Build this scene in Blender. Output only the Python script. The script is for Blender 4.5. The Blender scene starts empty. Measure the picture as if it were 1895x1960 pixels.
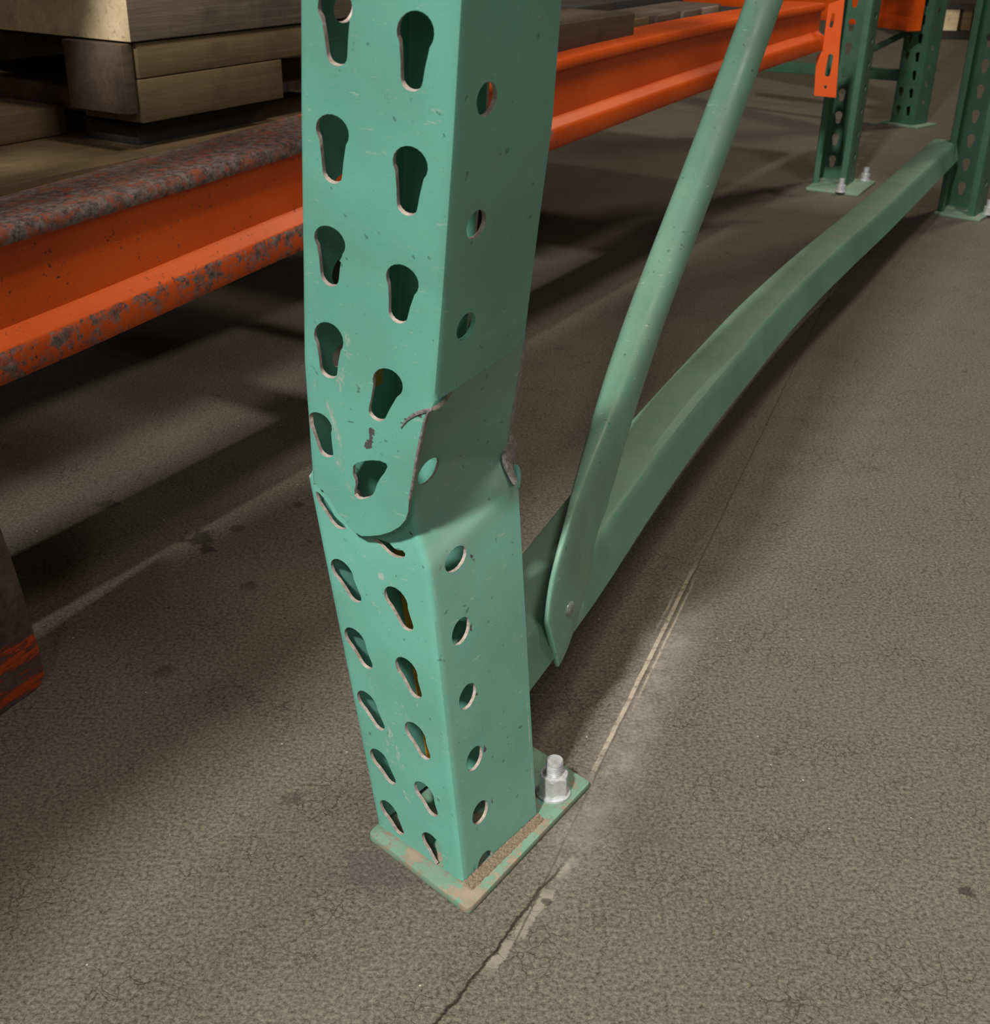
import bpy, math, random
import numpy as np
from mathutils import Vector, geometry, noise as mnoise
random.seed(4)
SC = bpy.context.scene
COL = SC.collection
# ---------------------------------------------------------------- camera
W, HH = 1895, 1960
F = 2300.0; PITCH = math.radians(27.2); ROLL = math.radians(-1.2); H = .6
cam = bpy.data.cameras.new('camera'); camo = bpy.data.objects.new('camera', cam); COL.objects.link(camo)
cam.sensor_fit = 'HORIZONTAL'; cam.sensor_width = 36; cam.lens = 36 * F / W; cam.clip_start = .02
_c, _s = math.cos(PITCH), math.sin(PITCH); _cr, _sr = math.cos(ROLL), math.sin(ROLL)
fw = Vector((0, _c, -_s)); up0 = Vector((0, _s, _c)); rt0 = Vector((1, 0, 0))
upv = up0 * _cr + rt0 * _sr
rtv = rt0 * _cr - up0 * _sr
from mathutils import Matrix
M = Matrix((rtv, upv, -fw)).transposed().to_4x4(); M.translation = Vector((0, 0, H)); camo.matrix_world = M
cam.dof.use_dof = True; cam.dof.focus_distance = .78; cam.dof.aperture_fstop = 30
SC.camera = camo
# ---------------------------------------------------------------- light
SC.view_settings.view_transform = 'Standard'; SC.view_settings.look = 'None'
SC.view_settings.gamma = 1; SC.view_settings.use_curve_mapping = False
SC.view_settings.exposure = 0.0
wd = bpy.data.worlds.new('world'); SC.world = wd; wd.use_nodes = True
wd.node_tree.nodes['Background'].inputs[0].default_value = (.85, .93, 1.0, 1)
wd.node_tree.nodes['Background'].inputs[1].default_value = .035
def lamp(name, loc, target, size, power, col=(1, .93, .84), sy=None):
    l = bpy.data.lights.new(name, 'AREA'); l.energy = power; l.color = col; l.size = size
    if sy: l.shape = 'RECTANGLE'; l.size_y = sy
    o = bpy.data.objects.new(name, l); COL.objects.link(o); o.location = loc
    o.rotation_euler = (Vector(target) - Vector(loc)).to_track_quat('-Z', 'Y').to_euler(); return o
KEY = np.array([-1.3, -2.3, 3.6])
lamp('bay_or_fill_light', KEY, (.1, .9, .1), .24, 310, (1, .95, .88))
lamp('bay_or_fill_light', (.0, -3.2, 3.0), (.1, .9, .1), .6, 22, (.96, .97, 1))  # added front fill, lifts the side face of the post
lamp('bay_or_fill_light', (3.6, 5.0, 4.6), (2.4, 4.4, 0), .6, 90, (1, .80, .56))
lamp('bay_or_fill_light', (1.9, -1.5, 2.7), (-.3, 1.2, .35), .6, 17, (1, .92, .82))  # added low fill aimed at the left part of the orange beam
lamp('bay_or_fill_light', (1.1, .7, 4.2), (.6, 1.2, 0), .4, 40, (1, .90, .78))
# ---------------------------------------------------------------- projection helpers
def ray(px, py):
    x = px - W / 2; y = -(py - HH / 2); u = _cr * x + _sr * y; v = -_sr * x + _cr * y
    return np.array([u / F, _c + v / F * _s, -_s + v / F * _c])
def atY(px, py, Y):
    d = ray(px, py); return np.array([0, 0, H]) + d * (Y / d[1])
def onz(px, py, z=0):
    d = ray(px, py); return np.array([0, 0, H]) + d * ((z - H) / d[2])
def proj(P):
    P = np.asarray(P, float); X = P[..., 0]; Y = P[..., 1]; Z = P[..., 2] - H
    z = Y * _c - Z * _s; v = Y * _s + Z * _c; x = F * X / z; y = F * v / z
    return np.stack([W / 2 + _cr * x - _sr * y, HH / 2 - (_sr * x + _cr * y)], -1)
# ---------------------------------------------------------------- object helpers
def link(name, me, parent=None, mats=()):
    o = bpy.data.objects.new(name, me); COL.objects.link(o)
    if parent is not None: o.parent = parent
    for m in mats: me.materials.append(m)
    return o
def thing(name, label, cat, loc=(0, 0, 0), group=None):
    o = bpy.data.objects.new(name, None); COL.objects.link(o); o.empty_display_size = .05
    o['label'] = label; o['category'] = cat
    if group: o['group'] = group
    return o
def tag(o, label, cat, group=None, kind=None):
    if label: o['label'] = label
    if cat: o['category'] = cat
    if group: o['group'] = group
    if kind: o['kind'] = kind
    return o
def mesh(name, V, Fc, smooth=True, angle=35):
    me = bpy.data.meshes.new(name); me.from_pydata([tuple(map(float, v)) for v in V], [], [tuple(int(i) for i in f) for f in Fc]); me.update()
    if smooth:
        me.polygons.foreach_set('use_smooth', [True] * len(me.polygons)); me.set_sharp_from_angle(angle=math.radians(angle))
    return me
def recalc(me):
    import bmesh
    bm = bmesh.new(); bm.from_mesh(me); bmesh.ops.recalc_face_normals(bm, faces=bm.faces); bm.to_mesh(me); bm.free()
def bake(o, angle=35):
    """apply the modifiers of o"""
    dg = bpy.context.evaluated_depsgraph_get()
    me = bpy.data.meshes.new_from_object(o.evaluated_get(dg)); o.modifiers.clear(); o.data = me
    me.polygons.foreach_set('use_smooth', [True] * len(me.polygons)); me.set_sharp_from_angle(angle=math.radians(angle))
    return me
# ---------------------------------------------------------------- materials
def srgb(r, g, b):
    f = lambda c: (c / 255 / 12.92) if c / 255 <= .04045 else ((c / 255 + .055) / 1.055) ** 2.4
    return (f(r), f(g), f(b), 1)
class NT:
    def __init__(s, name):
        s.m = bpy.data.materials.new(name); s.m.use_nodes = True; s.t = s.m.node_tree; s.n = s.t.nodes; s.b = s.n['Principled BSDF']
        s.co = s.n.new('ShaderNodeTexCoord').outputs['Object']
    def put(s, node, i, v):
        if v is None: return
        if isinstance(v, bpy.types.NodeSocket): s.t.links.new(v, node.inputs[i])
        else: node.inputs[i].default_value = v
    def noise(s, scale, detail=6, rough=.6, vec=None, dist=0, stretch=None, rot=None):
        n = s.n.new('ShaderNodeTexNoise'); v = vec or s.co
        if stretch or rot:
            mp = s.n.new('ShaderNodeMapping'); s.t.links.new(v, mp.inputs[0])
            if rot: mp.inputs['Rotation'].default_value = rot
            if stretch: mp.inputs['Scale'].default_value = stretch
            v = mp.outputs[0]
        s.t.links.new(v, n.inputs['Vector']); n.inputs['Scale'].default_value = scale; n.inputs['Detail'].default_value = detail
        n.inputs['Roughness'].default_value = rough; n.inputs['Distortion'].default_value = dist
        return n.outputs['Fac']
    def vor(s, scale, feature='F1', vec=None, rnd=1.0):
        n = s.n.new('ShaderNodeTexVoronoi'); n.feature = feature; s.t.links.new(vec or s.co, n.inputs['Vector']); n.inputs['Scale'].default_value = scale
        n.inputs['Randomness'].default_value = rnd
        return n.outputs['Distance']
    def ramp(s, v, a, b, lo=0., hi=1.):
        n = s.n.new('ShaderNodeMapRange'); s.put(n, 0, v); n.inputs[1].default_value = a; n.inputs[2].default_value = b
        n.inputs[3].default_value = lo; n.inputs[4].default_value = hi; return n.outputs[0]
    def math(s, op, a, b=None, c=None):
        n = s.n.new('ShaderNodeMath'); n.operation = op; s.put(n, 0, a); s.put(n, 1, b); s.put(n, 2, c); return n.outputs[0]
    def mix(s, f, a, b):
        n = s.n.new('ShaderNodeMix'); n.data_type = 'RGBA'; s.put(n, 0, f); s.put(n, 6, a); s.put(n, 7, b); return n.outputs[2]
    def attr(s, name):
        n = s.n.new('ShaderNodeAttribute'); n.attribute_name = name; return n.outputs['Fac']
    def sep(s, v=None):
        n = s.n.new('ShaderNodeSeparateXYZ'); s.t.links.new(v or s.co, n.inputs[0]); return n.outputs
    def bump(s, h, strength=.3, dist=.001):
        n = s.n.new('ShaderNodeBump'); s.put(n, 'Height', h); n.inputs['Strength'].default_value = strength; n.inputs['Distance'].default_value = dist
        s.t.links.new(n.outputs[0], s.b.inputs['Normal'])
    def done(s, col, rough=.5, metal=0., spec=.5):
        s.put(s.b, 'Base Color', col); s.put(s.b, 'Roughness', rough); s.put(s.b, 'Metallic', metal); s.put(s.b, 'Specular IOR Level', spec); return s.m

def paint_green(name, base=(100, 176, 160), dusty=.25, fine=.2, rough=.36):
    n = NT(name)
    big = n.noise(9, 4, .55); col = n.mix(n.ramp(big, .35, .65), srgb(*[int(c * .93) for c in base]), srgb(*[min(255, int(c * 1.05)) for c in base]))
    dust = n.ramp(n.noise(30, 9, .75), .2, .9, .1, .75)
    dn = n.math('MULTIPLY', dust, n.math('ADD', n.math('MULTIPLY', n.attr('dust'), .8), dusty))
    col = n.mix(dn, col, srgb(148, 142, 122))
    # fine pale specks and hairline scratches
    sp = n.ramp(n.noise(520, 3, .6), .66, .72)
    sp2 = n.ramp(n.noise(60, 5, .75, stretch=(1, 1, 5), rot=(.5, .3, .9)), .635, .665)
    sc = n.math('MAXIMUM', n.math('MULTIPLY', sp, fine * 2), n.math('MULTIPLY', sp2, fine * 2.5))
    col = n.mix(sc, col, srgb(178, 190, 178))
    dark = n.ramp(n.noise(170, 2, .5), .70, .74)
    col = n.mix(n.math('MULTIPLY', dark, fine * 2.5), col, srgb(50, 60, 52))
    # scuffs laid where the wear attribute says
    w = n.attr('wear')
    sn = n.noise(120, 9, .85, stretch=(1.8, 1.8, .5), rot=(.2, -.35, .3)); wn = n.math('ADD', sn, n.math('MULTIPLY', w, .33))
    scuff = n.ramp(wn, .80, .86)
    col = n.mix(n.math('MULTIPLY', scuff, .75), col, srgb(176, 186, 178))
    # bare steel chips
    ch = n.math('ADD', n.noise(140, 5, .7), n.math('MULTIPLY', n.attr('chip'), .6)); chip = n.ramp(ch, .88, .93)
    col = n.mix(chip, col, srgb(84, 82, 84))
    # flaked patches with rust tint (base plate)
    fl = n.math('ADD', n.noise(48, 9, .75), n.math('MULTIPLY', n.attr('flake'), .38)); flm = n.ramp(fl, .775, .80)
    col = n.mix(flm, col, n.mix(n.ramp(n.noise(60, 4), .4, .6), srgb(150, 134, 116), srgb(128, 122, 106)))
    r = n.math('ADD', n.ramp(n.noise(30, 5), .3, .7, rough - .05, rough + .12), n.math('MULTIPLY', dn, .4))
    r = n.math('ADD', r, n.math('MULTIPLY', scuff, .15))
    hgt = n.math('SUBTRACT', n.math('MULTIPLY', n.noise(300, 4, .6), .35), n.math('ADD', n.math('MULTIPLY', scuff, .25), n.math('ADD', n.math('MULTIPLY', chip, .7), n.math('MULTIPLY', flm, .5))))
    n.bump(hgt, .35, .0006)
    return n.done(col, r, 0, .5)
def simple(name, a, b, scale=40, rough=.5, metal=0., bump=.3, bs=300, bd=.0005, stretch=None):
    n = NT(name); col = n.mix(n.ramp(n.noise(scale, 8, .7, stretch=stretch), .35, .65), srgb(*a), srgb(*b))
    n.bump(n.noise(bs, 5, .6, stretch=stretch), bump, bd); return n.done(col, n.ramp(n.noise(scale * 2, 4), .3, .7, rough - .08, rough + .1), metal)
def orange_paint(name):
    n = NT(name)
    col = n.mix(n.ramp(n.noise(7, 5, .6), .35, .65), srgb(206, 76, 10), srgb(218, 88, 16))
    w = n.attr('wear')
    nn = n.math('ADD', n.noise(60, 12, .82, dist=.25), n.math('MULTIPLY', w, .42)); chip = n.ramp(nn, .70, .73)
    sp = n.ramp(n.noise(190, 4, .65), .615, .64)
    sp = n.math('MULTIPLY', sp, n.ramp(n.noise(26, 3), .44, .56)); sp = n.math('MULTIPLY', sp, n.attr('speck'))
    bare = n.mix(n.ramp(n.noise(130, 7, .8), .4, .62), srgb(74, 66, 64), srgb(150, 136, 130))
    pink = n.mix(n.ramp(n.noise(75, 10, .85), .50, .58), bare, srgb(170, 84, 58))
    col = n.mix(sp, col, srgb(62, 48, 42)); col = n.mix(chip, col, pink)
    hgt = n.math('SUBTRACT', n.math('MULTIPLY', n.noise(220, 6, .7), .3), n.math('MULTIPLY', n.math('MAXIMUM', chip, sp), .8))
    n.bump(hgt, .6, .0012)
    r = n.mix(chip, (.42, .42, .42, 1), (.5, .5, .5, 1))
    return n.done(col, r, n.math('MULTIPLY', chip, .25), .5)
def wood(name, a, b, c, axis=0, sc=1.):
    n = NT(name); st = [9, 9, 9]; st[axis] = .7
    g = n.noise(5 * sc, 9, .65, stretch=tuple(st), dist=.4); col = n.mix(n.ramp(g, .32, .68), srgb(*a), srgb(*b))
    st2 = [45, 45, 45]; st2[axis] = 1.2
    f = n.noise(3 * sc, 5, .6, stretch=tuple(st2)); col = n.mix(n.ramp(f, .6, .7, 0, .6), col, srgb(*c))
    bl = n.ramp(n.noise(6, 6, .7), .50, .66, 0, .55); col = n.mix(bl, col, srgb(*c))
    ck = n.math('LESS_THAN', n.noise(2.5 * sc, 3, .5, stretch=tuple([s * 2.2 for s in st])), .27); col = n.mix(ck, col, srgb(38, 28, 20))
    n.bump(n.math('ADD', f, n.math('MULTIPLY', g, 1.2)), .5, .0015); return n.done(col, .75)
def concrete():
    n = NT('concrete')
    warp = n.n.new('ShaderNodeTexNoise'); n.t.links.new(n.co, warp.inputs['Vector']); warp.inputs['Scale'].default_value = 60; warp.inputs['Detail'].default_value = 3
    va = n.n.new('ShaderNodeVectorMath'); va.operation = 'MULTIPLY_ADD'; n.t.links.new(warp.outputs['Color'], va.inputs[0]); va.inputs[1].default_value = (.02, .02, .02); n.t.links.new(n.co, va.inputs[2])
    wv = va.outputs[0]
    col = n.mix(n.ramp(n.noise(5, 8, .65), .35, .66), srgb(72, 69, 62), srgb(87, 83, 75))
    col = n.mix(n.ramp(n.noise(2.3, 5, .6, vec=wv), .45, .68, 0, .55), col, srgb(62, 62, 64))
    col = n.mix(n.ramp(n.noise(3.1, 4, .55, stretch=(1.6, .8, 1)), .50, .7, 0, .45), col, srgb(92, 83, 68))
    g1 = n.noise(330, 5, .75); col = n.mix(n.ramp(g1, .34, .66, 0, 1), n.mix(.55, col, srgb(40, 35, 30)), n.mix(.26, col, srgb(205, 195, 172)))
    g2 = n.noise(120, 6, .7, dist=.8); col = n.mix(n.ramp(g2, .58, .68, 0, .45), col, srgb(58, 50, 43))
    # hairline crazing
    e = n.vor(70, 'DISTANCE_TO_EDGE', wv); cr = n.math('MULTIPLY', n.ramp(e, .0, .035, 1, 0), n.ramp(n.noise(14, 4), .46, .62, 0, .6)); col = n.mix(cr, col, srgb(44, 37, 31))
    e2 = n.vor(13, 'DISTANCE_TO_EDGE', wv); cr2 = n.math('MULTIPLY', n.ramp(e2, .0, .007, 1, 0), n.ramp(n.noise(5, 3), .56, .64, 0, .35)); col = n.mix(cr2, col, srgb(40, 34, 29))
    # pits and pale grit
    pit = n.math('MULTIPLY', n.math('LESS_THAN', n.vor(34, vec=wv), .09), n.ramp(n.noise(9, 2), .56, .62)); col = n.mix(n.math('MULTIPLY', pit, .8), col, srgb(54, 48, 44))
    gr = n.math('MULTIPLY', n.math('LESS_THAN', n.vor(110), .09), n.math('GREATER_THAN', n.noise(47, 1), .66)); col = n.mix(n.math('MULTIPLY', gr, .7), col, srgb(214, 205, 190))
    # the saw-cut joint and its broken filler
    X, Y, Z = n.sep()
    def seg(p, q):
        (x0, y0), (x1, y1) = p, q; L = math.hypot(x1 - x0, y1 - y0); ux, uy = (x1 - x0) / L, (y1 - y0) / L
        dx = n.math('SUBTRACT', X, x0); dy = n.math('SUBTRACT', Y, y0)
        al = n.math('ADD', n.math('MULTIPLY', dx, ux), n.math('MULTIPLY', dy, uy)); ac = n.math('SUBTRACT', n.math('MULTIPLY', dx, uy), n.math('MULTIPLY', dy, ux))
        return al, ac, L
    wob = n.math('MULTIPLY', n.math('SUBTRACT', n.noise(26, 6, .7), .5), .014)
    wob2 = n.math('MULTIPLY', n.math('SUBTRACT', n.noise(90, 6, .7), .5), .016)
    def inside(al, a, b, soft=.01):
        return n.math('MULTIPLY', n.ramp(al, a - soft, a + soft), n.ramp(al, b - soft, b + soft, 1, 0))
    j0 = onz(835, 1960)[:2]; j1 = onz(1085, 1640)[:2]; j2 = onz(1140, 1470)[:2]; j3 = onz(1322, 1098)[:2]
    al, ac, L = seg(j0, j1); a = n.math('ABSOLUTE', n.math('ADD', ac, wob))
    k = n.math('MULTIPLY', n.ramp(a, .0004, .0016, 1, 0), inside(al, -.2, L)); col = n.mix(n.math('MULTIPLY', k, .9), col, srgb(34, 28, 24))
    b = n.math('ABSOLUTE', n.math('ADD', n.math('SUBTRACT', ac, .006), wob2)); fil = n.math('MULTIPLY', n.ramp(b, .0028, .0042, 1, 0), inside(al, .052, L, .006))
    fil = n.math('MULTIPLY', fil, n.ramp(n.noise(20, 4), .36, .48)); col = n.mix(n.math('MULTIPLY', fil, .75), col, srgb(146, 139, 126))
    al2, ac2, L2 = seg(j2, j3)
    for off, wd_, st_, rng in ((0, .0022, .65, (0, L2)), (.0065, .0012, .5, (.1, L2 * .92)), (-.006, .0014, .45, (.22, L2 * .86))):
        b2 = n.math('ABSOLUTE', n.math('ADD', n.math('SUBTRACT', ac2, off), n.math('MULTIPLY', wob, .25))); s2 = n.math('MULTIPLY', n.ramp(b2, wd_ * .6, wd_, 1, 0), inside(al2, rng[0], rng[1], .03))
        s2 = n.math('MULTIPLY', s2, n.ramp(n.noise(60, 5, .75), .36, .52)); col = n.mix(n.math('MULTIPLY', s2, st_), col, srgb(205, 192, 170))
    k2 = n.math('MULTIPLY', n.ramp(n.math('ABSOLUTE', n.math('ADD', n.math('SUBTRACT', ac2, .003), n.math('MULTIPLY', wob, .3))), .0003, .0011, 1, 0), inside(al2, -.2, L2 + 1.2, .02)); col = n.mix(n.math('MULTIPLY', k2, .6), col, srgb(46, 38, 32))
    hz = n.math('MULTIPLY', n.ramp(n.math('ABSOLUTE', n.math('SUBTRACT', ac2, .014)), .004, .03, .42, 0), inside(al2, -.12, L2 * .8, .05)); hz = n.math('MULTIPLY', hz, n.ramp(n.noise(40, 6, .7), .3, .65)); col = n.mix(hz, col, srgb(178, 172, 162))
    # oil stains, and one painted shadow beside the base plate
    def stain_or_shade(px, py, r, st_, c=(44, 42, 44)):
        global col_
        p = onz(px, py); dx = n.math('SUBTRACT', X, float(p[0])); dy = n.math('SUBTRACT', Y, float(p[1]))
        d = n.math('SQRT', n.math('ADD', n.math('MULTIPLY', dx, dx), n.math('MULTIPLY', dy, dy)))
        d = n.math('ADD', d, n.math('MULTIPLY', n.math('SUBTRACT', n.noise(75, 8, .75), .5), r * 4.5))
        return n.math('MULTIPLY', n.ramp(d, r * .8, r * 1.05, 1, 0), st_), srgb(*c)
    for sx, sy, r, st_ in ((385, 1030, .016, .8), (400, 1052, .009, .8), (455, 1012, .009, .6), (570, 965, .008, .6), (313, 1285, .009, .5), (475, 1122, .008, .5), (205, 965, .012, .5), (560, 1530, .007, .4), (1048, 1727, .004, .7), (1850, 1708, .005, .7)):
        f_, c_ = stain_or_shade(sx, sy, r, st_); col = n.mix(f_, col, c_)
    f_, c_ = stain_or_shade(1180, 1560, .045, .22, (70, 68, 68)); col = n.mix(f_, col, c_)
    f_, c_ = stain_or_shade(735, 1660, .03, .3, (64, 60, 66)); col = n.mix(f_, col, c_)  # soft shadow along the plate edge, painted into the floor colour
    f_, c_ = stain_or_shade(1125, 1570, .008, .04, (170, 166, 160)); col = n.mix(f_, col, c_)
    hgt = n.math('ADD', n.math('MULTIPLY', g1, .8), n.math('MULTIPLY', n.noise(70, 6), .7)); hgt = n.math('SUBTRACT', hgt, n.math('ADD', n.math('MULTIPLY', k, 1.5), n.math('ADD', cr2, cr)))
    n.bump(hgt, .55, .0016)
    return n.done(col, n.ramp(n.noise(8, 5), .3, .7, .55, .8), 0, .3)
GREEN = paint_green('green_paint')
GREEN_DUSTY = paint_green('dusty_green_paint', (88, 150, 128), .35, .10, .42)
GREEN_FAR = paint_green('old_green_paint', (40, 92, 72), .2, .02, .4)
STEEL = simple('torn_steel', (96, 94, 98), (168, 164, 164), 260, .42, .35, .8, 500, .0008)
RIM = simple('hole_rim', (150, 130, 120), (196, 186, 176), 200, .5, .15, .3)
RUSTEDGE = simple('rusty_edge', (52, 38, 32), (92, 72, 60), 160, .7, 0, .6)
ZINC = simple('zinc_plated_steel', (186, 190, 194), (222, 224, 226), 120, .28, .45, .4, 260, .0004)
ORANGE = orange_paint('orange_paint')
GUARD = simple('shade_dark_steel', (44, 38, 38), (104, 88, 84), 30, .55, .25, .9, 160, .0015)
CONC = concrete()
W_TAN = wood('pale_wood', (222, 196, 154), (242, 222, 184), (126, 98, 66))  # tone raised so that the timber end looks lit
W_MID = wood('tan_wood', (98, 82, 56), (124, 104, 72), (74, 58, 38))
W_GREY = wood('grey_weathered_wood', (104, 92, 80), (134, 118, 102), (60, 52, 48))
W_BROWN = wood('brown_wood', (104, 86, 62), (132, 108, 76), (62, 50, 38))
W_DARK = wood('dark_wood', (72, 60, 52), (100, 82, 66), (36, 30, 28))
W_BLACK = wood('blackened_wood', (44, 40, 40), (62, 55, 52), (24, 22, 22))
YEL = simple('yellow_paint', (190, 130, 30), (210, 150, 40), 60, .5)
# ---------------------------------------------------------------- floor
V = []; Fc = []
xs = [-12, 16]; ys = [-5, 18]
fl = link('floor', mesh('floor', [(-12, -5, 0), (16, -5, 0), (16, 20, 0), (-12, 20, 0)], [(0, 1, 2, 3)], False), None, [CONC]); fl['kind'] = 'structure'
PLAS = simple('grey_plaster', (96, 94, 90), (112, 108, 102), 3, .8)
for nm, a, b in (('wall_back', (-12, 20), (16, 20)), ('wall_left', (-12, -5), (-12, 20)), ('wall_right', (16, -5), (16, 20))):
    wv_ = link(nm, mesh(nm, [(a[0], a[1], 0), (b[0], b[1], 0), (b[0], b[1], 7), (a[0], a[1], 7)], [(0, 1, 2, 3)], False), None, [PLAS]); wv_['kind'] = 'structure'
# ---------------------------------------------------------------- folded sheet builder
def sheet(name, outer, holes, fmap, parent, mats, step=.0028, th=.0023, wear=None, rimfn=None, flip=False):
    """outer, holes: polygons in sheet coordinates; fmap maps (n,2) to (n,3)"""
    outer = [tuple(p) for p in outer]
    def dens(poly, d):
        out = []
        for a, b in zip(poly, poly[1:] + poly[:1]):
            k = max(1, int(math.hypot(b[0] - a[0], b[1] - a[1]) / d))
            for i in range(k): out.append((a[0] + (b[0] - a[0]) * i / k, a[1] + (b[1] - a[1]) * i / k))
        return out
    polys = [dens(outer, step)] + [list(map(tuple, h)) for h in holes]
    def inside(P, poly):
        poly = np.array(poly); x, y = P[:, 0], P[:, 1]; c = np.zeros(len(P), bool); j = len(poly) - 1
        for i in range(len(poly)):
            xi, yi = poly[i]; xj, yj = poly[j]
            if yi != yj:
                m = ((yi > y) != (yj > y)) & (x < (xj - xi) * (y - yi) / (yj - yi) + xi); c ^= m
            j = i
        return c
    A = np.array(outer); x0, y0 = A.min(0); x1, y1 = A.max(0)
    gx, gy = np.meshgrid(np.arange(x0, x1, step) + step / 2, np.arange(y0, y1, step) + step / 2); G = np.stack([gx.ravel(), gy.ravel()], 1)
    keep = inside(G, polys[0])
    B = np.array([p for q in polys for p in q])
    for h in polys[1:]:
        hh = np.array(h); m = (np.abs(G - hh.mean(0)) < .04).all(1)
        keep[m] &= ~inside(G[m], h)
    G = G[keep]
    # drop grid points that hug an outline
    ok = np.ones(len(G), bool)
    for i in range(0, len(G), 4000):
        d = ((G[i:i + 4000, None, :] - B[None]) ** 2).sum(2).min(1); ok[i:i + 4000] = d > (step * .45) ** 2
    G = G[ok]
    pts = [Vector(p) for q in polys for p in q]; ed = []; k = 0
    for q in polys:
        ed += [(k + i, k + (i + 1) % len(q)) for i in range(len(q))]; k += len(q)
    pts += [Vector(p) for p in G]
    vs, es, fs, _, _, _ = geometry.delaunay_2d_cdt(pts, ed, [], 0, 1e-7)
    P = np.array([(v.x, v.y) for v in vs]); T = np.array([f for f in fs]); cen = P[T].mean(1)
    m = inside(cen, polys[0])
    for h in polys[1:]:
        hh = np.array(h); mm = (np.abs(cen - hh.mean(0)) < .04).all(1); m[mm] &= ~inside(cen[mm], h)
    T = T[m]
    if flip: T = T[:, ::-1]
    Q = fmap(P)
    me = bpy.data.meshes.new(name); me.from_pydata(Q.tolist(), [], T.tolist()); me.update()
    for an in ('wear', 'dust', 'chip', 'flake'):
        at = me.attributes.new(an, 'FLOAT', 'POINT')
        val = (wear[an](P, Q) if wear and an in wear else np.zeros(len(Q))); at.data.foreach_set('value', val.astype(np.float32))
    o = link(name, me, parent, mats)
    md = o.modifiers.new('s', 'SOLIDIFY'); md.thickness = th; md.offset = -1; md.material_offset_rim = 1; md.use_rim = True; md.use_even_offset = False
    me = bake(o, 40)
    if rimfn:
        for p in me.polygons:
            if p.material_index == 1: p.material_index = rimfn(p.center)
    return o
def blur_map(f, sig):
    offs = [(a * sig, b * sig) for a in (-1.5, -.75, 0, .75, 1.5) for b in (-1.5, -.75, 0, .75, 1.5)]
    ws = [math.exp(-.5 * (a * a + b * b) / sig ** 2) for a, b in offs]; tot = sum(ws)
    def g(P):
        P = np.asarray(P, float); return sum(w * f(P + np.array(o)) for o, w in zip(offs, ws)) / tot
    return g
def invert(f, px, py, s, t):
    """sheet coordinates whose image is the given spot of the photograph (measuring aid)"""
    x = np.array([s, t], float); tgt = np.array([px, py], float)
    for _ in range(25):
        e = proj(f(x[None]))[0] - tgt
        if np.abs(e).max() < .05: break
        h = 1e-5; J = np.stack([(proj(f((x + d)[None]))[0] - tgt - e) / h for d in (np.array([h, 0]), np.array([0, h]))], 1)
        dx = -np.linalg.solve(J + 1e-9 * np.eye(2), e); k = max(1, np.abs(dx).max() / .03); x += dx / k
    return x
def solveW(C, p, w):
    d = ray(*p); oc = np.array([0, 0, H]) - C; a = d @ d; b = 2 * d @ oc; cc = oc @ oc - w * w; D = b * b - 4 * a * cc
    t = (-b + math.sqrt(max(D, 0))) / 2 / a; return np.array([0, 0, H]) + d * t
def teardrop(a, b, R=.0093, r=.0056, n=26):
    """wide round top at a, narrow round bottom at b"""
    a = np.array(a); b = np.array(b); ax = a - b; L = np.linalg.norm(ax); ax /= L; sd = np.array([ax[1], -ax[0]]); out = []
    for i in range(15):
        t = math.radians(-35 + 250 * i / 14); out.append(a + R * (math.cos(t) * sd + math.sin(t) * ax))
    # waist
    out.append(b + sd * -r * 1.12 + ax * L * .34)
    for i in range(9):
        t = math.radians(180 + 180 * i / 8); out.append(b + r * (math.cos(t) * sd + math.sin(t) * ax))
    out.append(b + sd * r * 1.12 + ax * L * .34)
    return out
def disc(c, r, n=22): return [(c[0] + r * math.cos(2 * math.pi * i / n), c[1] + r * math.sin(2 * math.pi * i / n)) for i in range(n)]
WP = .083
# lower stub of the post
PT = .006
C0 = onz(888, 1692, PT); L0 = solveW(C0, (722, 1578), WP); R0 = solveW(C0, (1025, 1562), WP)
C1 = atY(820, 1090, .606); L1 = solveW(C1, (604, 998), WP); R1 = solveW(C1, (990, 930), WP)
T0 = float(np.linalg.norm(C1 - C0))
# upper length of the post
CU = [atY(884, 0, .49), atY(866, 300, .516), atY(848, 560, .545), atY(832, 760, .565)]
LU = [solveW(CU[0], (570, -20), WP), solveW(CU[1], (571, 230), WP), solveW(CU[2], (575, 470), WP), solveW(CU[3], (578, 690), WP)]
RU = [solveW(CU[0], (1075, -30), WP), solveW(CU[1], (1055, 235), WP), solveW(CU[2], (1024, 470), WP), solveW(CU[3], (1001, 655), WP)]
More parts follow.
